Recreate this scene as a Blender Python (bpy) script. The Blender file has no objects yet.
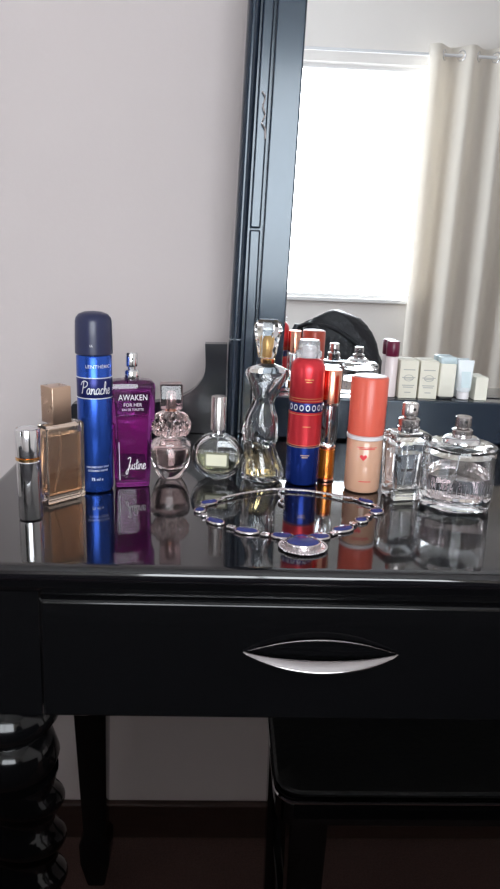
import bpy, bmesh, math, random
from mathutils import Vector, Matrix
random.seed(4)
S = bpy.context.scene
C = S.collection
PI = math.pi
TZ = 0.75            # table top height
R = math.radians

# ------------------------------------------------------------------ materials
def mat(name, col, rough=0.5, metal=0.0, trans=0.0, ior=1.45, coat=0.0, coat_rough=0.03, bump=0.0, bscale=80.0,
        var=0.0, vscale=30.0, spec=0.5, sheen=0.0, sub=0.0, rvar=0.0, stretch=None):
    m = bpy.data.materials.new(name); m.use_nodes = True
    nt = m.node_tree; p = nt.nodes['Principled BSDF']
    p.inputs['Base Color'].default_value = (*col, 1)
    p.inputs['Roughness'].default_value = rough
    p.inputs['Metallic'].default_value = metal
    p.inputs['Transmission Weight'].default_value = trans
    p.inputs['IOR'].default_value = ior
    p.inputs['Coat Weight'].default_value = coat
    p.inputs['Coat Roughness'].default_value = coat_rough
    p.inputs['Specular IOR Level'].default_value = spec
    if sheen: p.inputs['Sheen Weight'].default_value = sheen
    if sub:
        p.inputs['Subsurface Weight'].default_value = sub
        p.inputs['Subsurface Scale'].default_value = 0.004
    if bump or var or rvar:
        tc = nt.nodes.new('ShaderNodeTexCoord')
        mp = nt.nodes.new('ShaderNodeMapping')
        if stretch: mp.inputs['Scale'].default_value = stretch
        nt.links.new(tc.outputs['Object'], mp.inputs['Vector'])
    if var:
        n = nt.nodes.new('ShaderNodeTexNoise'); n.inputs['Scale'].default_value = vscale
        n.inputs['Detail'].default_value = 4
        nt.links.new(mp.outputs[0], n.inputs['Vector'])
        mx = nt.nodes.new('ShaderNodeMix'); mx.data_type = 'RGBA'
        mx.inputs['A'].default_value = tuple(c*(1-var) for c in col)+(1,)
        mx.inputs['B'].default_value = tuple(min(1, c*(1+var)) for c in col)+(1,)
        nt.links.new(n.outputs['Fac'], mx.inputs['Factor'])
        nt.links.new(mx.outputs['Result'], p.inputs['Base Color'])
    if rvar:
        n = nt.nodes.new('ShaderNodeTexNoise'); n.inputs['Scale'].default_value = vscale
        nt.links.new(mp.outputs[0], n.inputs['Vector'])
        mr = nt.nodes.new('ShaderNodeMapRange')
        mr.inputs['To Min'].default_value = max(0, rough-rvar); mr.inputs['To Max'].default_value = rough+rvar
        nt.links.new(n.outputs['Fac'], mr.inputs['Value'])
        nt.links.new(mr.outputs[0], p.inputs['Roughness'])
    if bump:
        n = nt.nodes.new('ShaderNodeTexNoise'); n.inputs['Scale'].default_value = bscale
        n.inputs['Detail'].default_value = 3
        nt.links.new(mp.outputs[0], n.inputs['Vector'])
        b = nt.nodes.new('ShaderNodeBump'); b.inputs['Strength'].default_value = bump; b.inputs['Distance'].default_value = 0.01
        nt.links.new(n.outputs['Fac'], b.inputs['Height'])
        nt.links.new(b.outputs[0], p.inputs['Normal'])
    return m

M = {}
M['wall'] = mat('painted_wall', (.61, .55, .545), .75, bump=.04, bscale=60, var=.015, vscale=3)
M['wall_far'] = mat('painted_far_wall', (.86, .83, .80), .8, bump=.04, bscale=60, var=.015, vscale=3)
M['ceiling'] = mat('ceiling_paint', (.88, .88, .88), .9, bump=.03)
M['carpet'] = mat('carpet', (.085, .042, .034), .95, bump=.9, bscale=420, var=.35, vscale=260)
M['dark_trim'] = mat('dark_stained_trim', (.035, .018, .014), .45, var=.3, vscale=14, stretch=(1, 8, 8))
M['lacquer'] = mat('black_lacquer_top', (.006, .0055, .007), .07, ior=1.55, coat=.35, coat_rough=.04, rvar=.025, vscale=16)
M['black'] = mat('black_painted_wood', (.0035, .0035, .004), .11, ior=1.42, rvar=.02, vscale=20)
M['frame'] = mat('black_frame_flare_tint', (.010, .017, .032), .22, ior=1.5, coat=.5, coat_rough=.12, rvar=.04, vscale=14)
M['frame'].node_tree.nodes['Principled BSDF'].inputs['Specular Tint'].default_value = (.72, .88, 1, 1)  # bluish base and specular tint put the window's lens flare into the colour
M['wing'] = mat('black_satin_wood', (.010, .011, .016), .16, ior=1.38, rvar=.03, vscale=14)
M['mirror'] = mat('mirror_silver', (.93, .95, .96), .0, metal=1)
M['chrome'] = mat('chrome', (.82, .82, .84), .08, metal=1, rvar=.03, vscale=60)
M['brushed'] = mat('brushed_steel', (.60, .56, .55), .24, metal=1, rvar=.06, vscale=40, stretch=(1, 30, 30))
M['nickel'] = mat('satin_nickel', (.46, .43, .43), .17, metal=1, rvar=.03, vscale=40)
M['gold'] = mat('gold_band', (.85, .52, .22), .18, metal=1, rvar=.04, vscale=60)
M['bronze'] = mat('bronze_metal_cap', (.62, .44, .33), .28, metal=1, rvar=.05, vscale=60)
M['copper'] = mat('copper_metal', (.85, .38, .26), .2, metal=1, rvar=.04, vscale=60)
M['glass'] = mat('clear_glass', (.97, .98, .99), .0, trans=1, ior=1.48)
M['tan_glass'] = mat('tan_glass', (.95, .80, .66), .0, trans=1, ior=1.45)
M['pink_glass'] = mat('pink_crystal', (.98, .86, .85), .02, trans=1, ior=1.5)
M['rose_glass'] = mat('rose_tinted_acrylic', (.86, .62, .64), .03, trans=1, ior=1.48)
M['purple_glass'] = mat('purple_glass', (.37, .07, .38), .03, trans=.93, ior=1.5)
M['purple_core'] = mat('purple_scent', (.64, .09, .46), .0, trans=.96, ior=1.38)
M['liq_tan'] = mat('amber_brown_scent', (.82, .60, .45), .0, trans=1, ior=1.36)
M['liq_green'] = mat('pale_green_scent', (.90, .90, .66), .0, trans=1, ior=1.36)
M['liq_amber'] = mat('golden_scent', (.95, .76, .40), .0, trans=1, ior=1.36)
M['liq_clear'] = mat('clear_scent', (.96, .95, .95), .0, trans=1, ior=1.36)
M['liq_pink'] = mat('faint_pink_scent', (.97, .86, .86), .0, trans=1, ior=1.36)
M['liq_orange'] = mat('orange_scent', (1.0, .42, .05), .0, trans=1, ior=1.36)
M['blue_can'] = mat('metallic_blue_can', (.03, .10, .50), .26, metal=.75, rvar=.04, vscale=40)
M['navy_band'] = mat('navy_label_band', (.016, .022, .14), .3, metal=.5, rvar=.04, vscale=40)
M['navy_cap'] = mat('dark_navy_plastic', (.022, .026, .075), .3, ior=1.5, rvar=.04, vscale=40)
M['orange_metal'] = mat('orange_foil_metal', (.95, .30, .04), .18, metal=.85, coat=.5, rvar=.04, vscale=60)
M['red_can'] = mat('metallic_red_can', (.72, .045, .06), .3, metal=.6, rvar=.04, vscale=40)
M['deep_blue_can'] = mat('metallic_deep_blue', (.015, .045, .30), .25, metal=.7, rvar=.04, vscale=40)
M['frost'] = mat('frosted_clear_plastic', (.94, .95, .97), .18, trans=.8, ior=1.45, rvar=.05, vscale=60)
M['coral'] = mat('coral_plastic', (.74, .125, .08), .28, sub=.0, var=.06, vscale=30)
M['white_plastic'] = mat('white_plastic', (.82, .80, .82), .35, var=.02)
M['beige_plastic'] = mat('beige_makeup_body', (.70, .40, .27), .22, coat=.5, var=.08, vscale=12)
M['silver_ink'] = mat('silver_ink', (.85, .86, .92), .35, metal=.3, var=.03)
M['white_ink'] = mat('white_ink', (.85, .82, .86), .5, var=.03)
M['gold_ink'] = mat('gold_ink', (.85, .55, .22), .35, metal=.6, var=.05)
M['red_ink'] = mat('red_ink', (.75, .05, .06), .5, var=.05)
M['grey_ink'] = mat('grey_ink', (.42, .42, .40), .6, var=.05)
M['label'] = mat('cream_label', (.80, .78, .60), .5, var=.05, vscale=90)
M['label_dark'] = mat('olive_label_border', (.20, .20, .13), .5, var=.05)
M['lapis'] = mat('lapis_stone', (.022, .032, .17), .2, coat=.5, var=.35, vscale=120)
M['silver'] = mat('aged_silver', (.64, .59, .60), .25, metal=1, rvar=.08, vscale=200, bump=.1, bscale=400)
M['card'] = mat('ivory_card', (.80, .77, .66), .6, var=.03, vscale=60)
M['card2'] = mat('pale_ivory_card', (.82, .80, .70), .6, var=.03, vscale=60)
M['pale_blue'] = mat('pale_blue_plastic', (.62, .74, .78), .35, var=.08, vscale=90)
M['tube_white'] = mat('white_blue_tube', (.80, .85, .88), .35, var=.06, vscale=50)
M['plum'] = mat('plum_plastic', (.13, .012, .04), .3, var=.1)
M['pale_pink'] = mat('pale_pink_body', (.80, .70, .70), .3, var=.03)
M['dark_foot'] = mat('dark_plastic_foot', (.02, .02, .02), .4, var=.1)
M['fabric'] = mat('beige_upholstery', (.55, .48, .42), .9, bump=.3, bscale=300, var=.1, vscale=60)
M['bedspread'] = mat('blocker_charcoal_cover', (.035, .032, .036), .95, bump=.4, bscale=220, var=.2, vscale=40)  # cover of the unseen light-blocking bed, dark so the drawers reflect black
M['leather'] = mat('black_leather', (.012, .014, .02), .42, bump=.35, bscale=70, var=.2, vscale=40)
M['seat'] = mat('black_leatherette', (.006, .006, .006), .5, bump=.12, bscale=160, var=.1)
M['winframe'] = mat('white_window_frame', (.80, .80, .80), .4, var=.02)
M['rod'] = mat('white_curtain_rod', (.85, .86, .88), .3, metal=.2, var=.02)
M['plaster_dark'] = mat('mirror_backing', (.02, .02, .02), .8, var=.1)

def curtain_mat():
    m = bpy.data.materials.new('curtain_fabric'); m.use_nodes = True
    nt = m.node_tree; nt.nodes.clear()
    o = nt.nodes.new('ShaderNodeOutputMaterial')
    d = nt.nodes.new('ShaderNodeBsdfDiffuse'); t = nt.nodes.new('ShaderNodeBsdfTranslucent')
    n = nt.nodes.new('ShaderNodeTexNoise'); n.inputs['Scale'].default_value = 300
    cr = nt.nodes.new('ShaderNodeValToRGB')
    cr.color_ramp.elements[0].color = (.86, .81, .74, 1); cr.color_ramp.elements[1].color = (.91, .87, .80, 1)
    nt.links.new(n.outputs['Fac'], cr.inputs[0])
    nt.links.new(cr.outputs[0], d.inputs[0]); nt.links.new(cr.outputs[0], t.inputs[0])
    mx = nt.nodes.new('ShaderNodeMixShader'); mx.inputs[0].default_value = .2
    nt.links.new(d.outputs[0], mx.inputs[1]); nt.links.new(t.outputs[0], mx.inputs[2])
    nt.links.new(mx.outputs[0], o.inputs[0])
    return m
M['curtain'] = curtain_mat()

def pane_mat():
    m = bpy.data.materials.new('window_glass'); m.use_nodes = True
    nt = m.node_tree; nt.nodes.clear()
    o = nt.nodes.new('ShaderNodeOutputMaterial')
    t = nt.nodes.new('ShaderNodeBsdfTransparent'); g = nt.nodes.new('ShaderNodeBsdfGlossy')
    g.inputs['Roughness'].default_value = 0.0
    f = nt.nodes.new('ShaderNodeFresnel'); f.inputs[0].default_value = 1.45
    mx = nt.nodes.new('ShaderNodeMixShader')
    nt.links.new(f.outputs[0], mx.inputs[0]); nt.links.new(t.outputs[0], mx.inputs[1]); nt.links.new(g.outputs[0], mx.inputs[2])
    nt.links.new(mx.outputs[0], o.inputs[0])
    return m
M['pane'] = pane_mat()

# ------------------------------------------------------------------ object helpers
def obj(name, bm, m, parent=None, label=None, smooth=40, bevel=0, subsurf=0):
    bmesh.ops.recalc_face_normals(bm, faces=bm.faces) if not bm.get('keep') else None
    return link(name, bm, m, parent, label, smooth, bevel, subsurf)

def link(name, bm, m, parent=None, label=None, smooth=40, bevel=0, subsurf=0, location=None):
    me = bpy.data.meshes.new(name); bm.to_mesh(me); bm.free()
    ms = m if isinstance(m, (list, tuple)) else [m]
    for k in ms: me.materials.append(M[k] if isinstance(k, str) else k)
    o = bpy.data.objects.new(name, me); C.objects.link(o)
    if smooth:
        for p in me.polygons: p.use_smooth = True
        try: me.set_sharp_from_angle(angle=R(smooth))
        except Exception: pass
    if parent: o.parent = parent
    if label: o['label'] = label
    if location: o.location = location
    if bevel:
        b = o.modifiers.new('bevel', 'BEVEL'); b.width = bevel; b.segments = 3; b.limit_method = 'ANGLE'; b.angle_limit = R(40)
    if subsurf:
        s = o.modifiers.new('sub', 'SUBSURF'); s.levels = subsurf; s.render_levels = subsurf
    return o

def B(): return bmesh.new()
def fin(name, bm, m, parent=None, **k):
    bmesh.ops.recalc_face_normals(bm, faces=bm.faces[:])
    return link(name, bm, m, parent, **k)

def thing(name, label, cat, loc=(0, 0, 0), rz=0, group=None):
    o = bpy.data.objects.new(name, None); C.objects.link(o)
    o.empty_display_size = .02
    o.location = loc; o.rotation_euler = (0, 0, rz)
    o['label'] = label; o['category'] = cat
    if group: o['group'] = group
    return o
def tag(o, label, cat, group=None):
    o['label'] = label; o['category'] = cat
    if group: o['group'] = group
    return o
def struct(o):
    o['kind'] = 'structure'; return o

def box(bm, x0, x1, y0, y1, z0, z1):
    v = [bm.verts.new(p) for p in ((x0,y0,z0),(x1,y0,z0),(x1,y1,z0),(x0,y1,z0),(x0,y0,z1),(x1,y0,z1),(x1,y1,z1),(x0,y1,z1))]
    for f in ((0,3,2,1),(4,5,6,7),(0,1,5,4),(1,2,6,5),(2,3,7,6),(3,0,4,7)): bm.faces.new([v[i] for i in f])
    return bm
def rings(bm, rs, closed_ends=True, flip=False):
    vs = [[bm.verts.new(p) for p in r] for r in rs]
    n = len(rs[0])
    for a, b in zip(vs, vs[1:]):
        for i in range(n):
            q = [a[i], a[(i+1) % n], b[(i+1) % n], b[i]]
            bm.faces.new(q[::-1] if flip else q)
    if closed_ends:
        bm.faces.new(vs[0] if flip else vs[0][::-1]); bm.faces.new(vs[-1][::-1] if flip else vs[-1])
    return bm
def lathe(bm, prof, n=48, cx=0, cy=0, sx=1, sy=1, flip=False, mod=None):
    rs = []
    for r, z in prof:
        r = max(r, 1e-5)
        ring = []
        for i in range(n):
            t = 2*PI*i/n
            k = mod(t, z) if mod else 1
            ring.append((cx+r*k*sx*math.cos(t), cy+r*k*sy*math.sin(t), z))
        rs.append(ring)
    return rings(bm, rs, flip=flip)
def rrect(hx, hy, rad, z, n=6, ox=0, oy=0):
    rad = min(rad, hx*.999, hy*.999); pts = []
    for cx, cy, a0 in ((hx-rad, hy-rad, 0), (-hx+rad, hy-rad, 90), (-hx+rad, -hy+rad, 180), (hx-rad, -hy+rad, 270)):
        for i in range(n+1):
            t = R(a0+90*i/n); pts.append((ox+cx+rad*math.cos(t), oy+cy+rad*math.sin(t), z))
    return pts
def loft(bm, secs, flip=False, n=6):
    """secs: (z, hx, hy, corner radius[, ox, oy])"""
    return rings(bm, [rrect(s[1], s[2], s[3], s[0], n, *(s[4:6] if len(s) > 4 else (0, 0))) for s in secs], flip=flip)
def rbox(bm, hx, hy, z0, z1, rad=.001, e=.0008):
    return loft(bm, [(z0, hx-e, hy-e, rad), (z0+e*.3, hx-e*.3, hy-e*.3, rad), (z0+e, hx, hy, rad),
                     (z1-e, hx, hy, rad), (z1-e*.3, hx-e*.3, hy-e*.3, rad), (z1, hx-e, hy-e, rad)])
def sweep(bm, pts, rad, n=8, closed=False, flat=1.0):
    pts = [Vector(p) for p in pts]; rs = []; N = len(pts); up = Vector((0, 0, 1))
    for i, p in enumerate(pts):
        a = pts[(i-1) % N] if (closed or i > 0) else p; b = pts[(i+1) % N] if (closed or i < N-1) else p
        t = (b-a).normalized(); s = t.cross(up)
        if s.length < 1e-3: s = t.cross(Vector((1, 0, 0)))
        s.normalize(); u = s.cross(t)
        r = rad(i/(N-1)) if callable(rad) else rad
        rs.append([p + s*r*math.cos(2*PI*k/n) + u*r*flat*math.sin(2*PI*k/n) for k in range(n)])
    if closed:
        vs = [[bm.verts.new(q) for q in r] for r in rs]
        for j in range(N):
            a, b = vs[j], vs[(j+1) % N]
            for k in range(n): bm.faces.new([a[k], a[(k+1) % n], b[(k+1) % n], b[k]])
        return bm
    return rings(bm, rs)
def prism(bm, poly, y0, y1):
    """poly in x,z extruded along y"""
    a = [bm.verts.new((x, y0, z)) for x, z in poly]; b = [bm.verts.new((x, y1, z)) for x, z in poly]
    n = len(poly)
    bm.faces.new(a); bm.faces.new(b[::-1])
    for i in range(n): bm.faces.new([a[i], b[i], b[(i+1) % n], a[(i+1) % n]])
    return bm
def smooth_prof(keys, steps=6):
    """Catmull-Rom through (r, z) keys"""
    out = []
    k = [keys[0]]+list(keys)+[keys[-1]]
    for i in range(1, len(k)-2):
        p0, p1, p2, p3 = k[i-1], k[i], k[i+1], k[i+2]
        for s in range(steps):
            t = s/steps
            out.append(tuple(.5*((2*p1[j])+(-p0[j]+p2[j])*t+(2*p0[j]-5*p1[j]+4*p2[j]-p3[j])*t*t+(-p0[j]+3*p1[j]-3*p2[j]+p3[j])*t**3) for j in range(len(p1))))
    out.append(tuple(keys[-1])); return out

# ---- text -> mesh, flat on the front (-y) or wrapped round a cylinder
def text_bm(txt, size, width=None):
    cu = bpy.data.curves.new('t', 'FONT'); cu.body = txt; cu.size = size; cu.align_x = 'CENTER'; cu.align_y = 'CENTER'
    cu.extrude = 0; cu.resolution_u = 3
    o = bpy.data.objects.new('t', cu); C.objects.link(o)
    bpy.context.view_layer.update()
    me = bpy.data.meshes.new_from_object(o.evaluated_get(bpy.context.evaluated_depsgraph_get()))
    bpy.data.objects.remove(o); bpy.data.curves.remove(cu)
    bm = B(); bm.from_mesh(me); bpy.data.meshes.remove(me)
    if width:
        xs = [v.co.x for v in bm.verts]; w = max(xs)-min(xs); c = (max(xs)+min(xs))/2
        for v in bm.verts: v.co.x = (v.co.x-c)*width/w
    return bm
LET = {  # handwriting strokes, unit em box
 'P': [[(.05,0),(.15,.5),(.22,1)],[(-.15,.72),(0,.98),(.3,1.08),(.62,1),(.68,.78),(.5,.6),(.18,.5)]],
 'a': [[(.4,.42),(.25,.48),(.08,.3),(.08,.1),(.2,0),(.36,.15),(.42,.42),(.4,.12),(.5,0),(.6,.08)]],
 'n': [[(0,.4),(.06,.42),(.06,0)],[(.06,.2),(.2,.42),(.34,.4),(.36,.1),(.44,0),(.54,.08)]],
 'c': [[(.36,.38),(.22,.46),(.06,.28),(.1,.04),(.24,0),(.42,.1)]],
 'h': [[(.0,.1),(.2,.7),(.18,1.0),(.08,.9),(.04,0)],[(.06,.2),(.2,.42),(.32,.38),(.34,.08),(.42,0),(.52,.08)]],
 'e': [[(.06,.2),(.3,.28),(.3,.42),(.16,.46),(.05,.25),(.12,.02),(.28,0),(.46,.14)]],
 'J': [[(.1,.9),(.35,1.05),(.5,.9),(.35,.3),(.2,-.35),(.02,-.4),(.0,-.2),(.3,.1)]],
 'u': [[(.04,.42),(.05,.1),(.16,0),(.3,.12),(.36,.42),(.36,.1),(.44,0),(.52,.08)]],
 's': [[(.3,.4),(.16,.46),(.1,.32),(.26,.16),(.2,0),(.02,.04)]],
 't': [[(.16,.85),(.12,.1),(.2,0),(.34,.1)],[(-.02,.5),(.36,.56)]],
 'i': [[(.06,.42),(.06,.08),(.14,0),(.24,.1)],[(.08,.62),(.1,.66)]],
}
ADV = dict(P=.62, a=.54, n=.5, c=.42, h=.5, e=.42, J=.42, u=.5, s=.34, t=.3, i=.22)
def script_bm(word, h, width, th):
    bm = B(); x = 0; strokes = []
    for ch in word:
        for st in LET[ch]: strokes.append([(x+px+py*.12, py) for px, py in st])
        x += ADV[ch]
    sc = width/x
    for st in strokes:
        keys = smooth_prof(st, 5); L = []; Rr = []
        for i, p in enumerate(keys):
            a = keys[max(0, i-1)]; b = keys[min(len(keys)-1, i+1)]
            d = Vector((b[0]-a[0], b[1]-a[1])); d = d.normalized() if d.length > 0 else Vector((1, 0))
            q = Vector((-d.y, d.x))*th
            c = Vector(((p[0]-x/2)*sc, p[1]*h))
            L.append(bm.verts.new((c.x+q.x, c.y+q.y, 0))); Rr.append(bm.verts.new((c.x-q.x, c.y-q.y, 0)))
        for i in range(len(L)-1): bm.faces.new([Rr[i], Rr[i+1], L[i+1], L[i]])
    return bm
def put_text(name, bm, m, parent, z, rad=None, yfront=0, ang=0, ox=0, label=None):
    """maps flat x,y text to the front of a thing: x across, y up"""
    if rad: bmesh.ops.subdivide_edges(bm, edges=[e for e in bm.edges if abs(e.verts[0].co.x-e.verts[1].co.x) > .002], cuts=2)
    for v in bm.verts:
        x, y = v.co.x, v.co.y
        if rad:
            t = x/rad+ang; v.co = (rad*math.sin(t), -rad*math.cos(t), z+y)
        else: v.co = (x+ox, yfront, z+y)
    return link(name, bm, m, parent, smooth=0, label=label)

def place_px(cx, cy): return (cx, cy, TZ)

# ------------------------------------------------------------------ the room
XL, XR, YW, YF, ZC = -1.7, 2.7, 0.52, -3.2, 2.6
WX0, WX1, WZ0, WZ1 = -0.75, 1.30, 0.755, 2.115       # window opening in the far wall
struct(fin('floor', box(B(), XL-.1, XR+.1, YF-.1, YW+.1, -.1, 0), 'carpet', smooth=0))
struct(fin('ceiling', box(B(), XL-.1, XR+.1, YF-.1, YW+.1, ZC, ZC+.1), 'ceiling', smooth=0))
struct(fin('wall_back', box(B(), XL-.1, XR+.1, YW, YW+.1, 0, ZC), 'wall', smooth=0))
VY0, VY1, VZ0, VZ1 = -3.0, -1.3, .70, 2.2            # unseen window added in the left wall to brighten the far side
b = B(); box(b, XL-.1, XL, YF, VY0, 0, ZC); box(b, XL-.1, XL, VY1, YW, 0, ZC)
box(b, XL-.1, XL, VY0, VY1, 0, VZ0); box(b, XL-.1, XL, VY0, VY1, VZ1, ZC)
struct(fin('wall_left', b, 'wall_far', smooth=0))
b = B(); box(b, XL-.07, XL-.03, VY0, VY1, VZ0, VZ0+.03); box(b, XL-.07, XL-.03, VY0, VY1, VZ1-.03, VZ1)
box(b, XL-.07, XL-.03, VY0, VY0+.03, VZ0+.03, VZ1-.03); box(b, XL-.07, XL-.03, VY1-.03, VY1, VZ0+.03, VZ1-.03)
fill_win = struct(fin('fill_window', b, 'winframe', smooth=0))
fin('window_pane', box(B(), XL-.052, XL-.048, VY0+.03, VY1-.03, VZ0+.03, VZ1-.03), 'pane', fill_win, smooth=0)
struct(fin('wall_right', box(B(), XR, XR+.1, YF, YW, 0, ZC), 'wall_far', smooth=0))
b = B()
box(b, XL-.1, WX0, YF-.15, YF, 0, ZC); box(b, WX1, XR+.1, YF-.15, YF, 0, ZC)
box(b, WX0, WX1, YF-.15, YF, 0, WZ0); box(b, WX0, WX1, YF-.15, YF, WZ1, ZC)
struct(fin('wall_front', b, 'wall_far', smooth=0))
b = B(); w = .022
box(b, WX0, WX1, YF-.11, YF-.06, WZ0, WZ0+w); box(b, WX0, WX1, YF-.11, YF-.06, WZ1-w, WZ1)
box(b, WX0, WX0+w, YF-.11, YF-.06, WZ0+w, WZ1-w); box(b, WX1-w, WX1, YF-.11, YF-.06, WZ0+w, WZ1-w)
box(b, -.02, .02, YF-.11, YF-.06, WZ0+w, WZ1-w)
win = struct(fin('window_1', b, 'winframe', smooth=0))
b = B(); box(b, WX0+w, -.02, YF-.087, YF-.083, WZ0+w, WZ1-w); box(b, .02, WX1-w, YF-.087, YF-.083, WZ0+w, WZ1-w)
fin('window_pane', b, 'pane', win, smooth=0)
fin('window_sill', box(B(), WX0-.03, WX1+.03, YF+.001, YF+.035, WZ0-.022, WZ0), 'winframe', win, smooth=0, bevel=.003)
def skirting(name, x0, x1, y0, y1):
    b = B(); box(b, x0, x1, y0, y1, 0, .07)
    return struct(fin(name, b, 'dark_trim', smooth=0, bevel=.004))
skirting('baseboard_back', XL, XR, YW-.014, YW)
skirting('baseboard_left', XL, XL+.014, YF, YW-.014)
skirting('baseboard_right', XR-.014, XR, YF, YW-.014)
skirting('baseboard_front', XL+.014, XR-.014, YF, YF+.014)

# ------------------------------------------------------------------ curtain rail and curtains (seen in the mirror)
YR = -3.11
rod = thing('curtain_rod', 'thin white curtain rod mounted above the bright window', 'curtain rod', (0, YR, 2.155))
b = B(); sweep(b, [(-1.5, 0, 0), (0, 0, 0), (2.35, 0, 0)], .009, 12); fin('rod', b, 'rod', rod)
for x in (-1.25, 2.2):
    b = B(); box(b, x-.012, x+.012, -.088, -.008, -.012, .012); fin('bracket', b, 'rod', rod, smooth=0, bevel=.002)
for x in (-1.515, 2.365):
    b = B(); lathe(b, [(.001, -.018), (.014, -.012), (.018, 0), (.014, .012), (.001, .018)], 16, cx=x); fin('finial', b, 'rod', rod)
def curtain(x0, x1, label, ph):
    t = thing('curtain', label, 'curtain', ((x0+x1)/2, YR, .04))
    W = x1-x0; nf = max(2, round(W/.185)); nx = nf*14; nz = 26; H = 2.165
    b = B(); grid = []
    for j in range(nz+1):
        z = H*j/nz; row = []
        fl = 1-z/H
        for i in range(nx+1):
            u = i/nx
            a = 2*PI*nf*u+ph
            amp = .042+.012*math.sin(3.1*u+ph)*fl
            x = (u-.5)*W + .010*math.sin(a*.5+2*fl)*fl
            y = amp*math.sin(a+.35*fl*math.sin(5*u)) + .008*math.sin(2.3*a+1)*fl
            row.append(b.verts.new((x, y, z)))
        grid.append(row)
    for j in range(nz):
        for i in range(nx): b.faces.new([grid[j][i], grid[j][i+1], grid[j+1][i+1], grid[j+1][i]])
    o = link('curtain_panel', b, 'curtain', t, smooth=180)
    s = o.modifiers.new('th', 'SOLIDIFY'); s.thickness = .0015
    # eyelets where the folds cross the rod
    for k in range(2*nf):
        u = (k*PI-ph)/(2*PI*nf)
        if not 0.01 < u < .99: continue
        bb = B(); sweep(bb, [(0, .027*math.cos(2*PI*q/20), .027*math.sin(2*PI*q/20)) for q in range(20)], .004, 6, closed=True)
        e = link('eyelet', bb, 'chrome', t, smooth=180)
        e.location = ((u-.5)*W, 0, 2.115); e.rotation_euler = (0, 0, R(35 if k % 2 else -35))
    return t
curtain(1.135, 2.15, 'long beige eyelet curtain gathered right of the bright window', .3)

# ------------------------------------------------------------------ unseen day bed added to shade under the table; bag seen in the mirror
bed = thing('shade_blocker_bed', 'unseen charcoal day bed added to shade the space under the dressing table, carrying the black handbag', 'bed', (-.28, -.53, 0))
b = B(); loft(b, [(.42, .98, .355, .05), (.425, 1.0, .365, .06), (.58, 1.0, .37, .07), (.61, .99, .362, .08), (.625, .96, .33, .10)])
fin('blocker_mattress', b, 'bedspread', bed)
b = B(); box(b, -.97, .97, -.345, .345, .30, .4195); fin('blocker_base', b, 'dark_trim', bed, smooth=0, bevel=.004)
for sx in (-1, 1):
    for sy in (-1, 1):
        b = B(); lathe(b, [(.020, 0), (.028, .2995)], 18, cx=sx*.90, cy=sy*.29); fin('leg', b, 'dark_trim', bed)
bag = thing('handbag', 'slouchy black leather handbag reflected in the mirror above the bottles', 'bag', (.335, -.72, .6255), R(6))
def bagx(t, z): return 0
b = B(); secs = []
for k in range(15):
    z = .285*k/14; u = k/14
    hx = .165*(1-.10*u)*(math.sqrt(max(0, 1-u**3.2))*.92+.08); hy = .085*(1-.55*u)
    secs.append([(p[0]-.02*u + .012*math.sin(9*u+4*p[1]*20), p[1]+.008*math.sin(18*p[0]+6*u), z + (.028*math.sin(p[0]*14+1.0)-.12*p[0])*u) for p in rrect(hx, hy, .06, z, 8)])
rings(b, secs); fin('body', b, 'leather', bag, smooth=60)
b = B(); sweep(b, smooth_prof([(-.11, -.03, .15), (-.13, -.05, .225), (-.07, -.055, .262), (.02, -.07, .235), (.09, -.08, .17), (.125, -.075, .10)], 6), .009, 8); fin('handle', b, 'leather', bag)
b = B(); sweep(b, smooth_prof([(-.11, .03, .15), (-.15, .04, .22), (-.10, .03, .25), (.0, .05, .225), (.10, .07, .13)], 6), .009, 8); fin('handle', b, 'leather', bag)
b = B(); lathe(b, [(.02, 0), (.026, .01), (.012, .05)], 12, cx=-.145, cy=0, mod=lambda t, z: 1+.3*math.sin(5*t)); 
for v in b.verts: v.co.z += .195
fin('tassel', b, 'leather', bag)
b = B(); sweep(b, [(.02*math.cos(q*PI/8)+.105, -.078, .12+.016*math.sin(q*PI/8)) for q in range(16)], .003, 6, closed=True); fin('buckle', b, 'chrome', bag, label='small silver buckle ring')

bag.scale = (.84, .72, .69)

# ------------------------------------------------------------------ dressing table
TX0, TX1, TY0, TY1 = -.222, .838, -.008, .435
tab = thing('dressing_table', 'glossy black dressing table with two drawers and a twisted front leg', 'dressing table', ((TX0+TX1)/2, (TY0+TY1)/2, 0))
ox, oy = tab.location.x, tab.location.y
def shift(bm, dx=-ox, dy=-oy, dz=0):
    for v in bm.verts: v.co += Vector((dx, dy, dz))
    return bm
hx, hy = (TX1-TX0)/2, (TY1-TY0)/2
b = B(); loft(b, [(TZ-.0135, hx-.006, hy-.006, .006), (TZ-.0125, hx-.003, hy-.003, .006), (TZ-.010, hx-.0006, hy-.0006, .006), (TZ-.007, hx, hy, .006), (TZ-.004, hx-.0006, hy-.0006, .006),
              (TZ-.0015, hx-.0022, hy-.0022, .006), (TZ-.0004, hx-.0045, hy-.0045, .006), (TZ, hx-.007, hy-.007, .006), (TZ, hx-.009, hy-.009, .006)])
fin('table_top', b, 'lacquer', tab, smooth=50)
b = B(); loft(b, [(TZ-.026, hx-.012, hy-.012, .003), (TZ-.0235, hx-.009, hy-.009, .003), (TZ-.019, hx-.0075, hy-.0075, .003), (TZ-.0136, hx-.0065, hy-.0065, .003)])
fin('top_moulding', b, 'black', tab, smooth=50)
FY = .004                                                        # face of the case
b = B(); case_z0, case_z1 = .617, TZ-.026
box(b, TX0+.014, TX1-.014, .41, .425, case_z0, case_z1)           # back board
box(b, TX0+.014, TX0+.03, FY+.07, .41, case_z0, case_z1); box(b, TX1-.03, TX1-.014, FY+.07, .41, case_z0, case_z1)
box(b, -.131, .747, FY+.001, FY+.02, .7215, case_z1)               # rail above the drawers
box(b, -.131, .747, FY+.001, FY+.02, case_z0, .6215)
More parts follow.
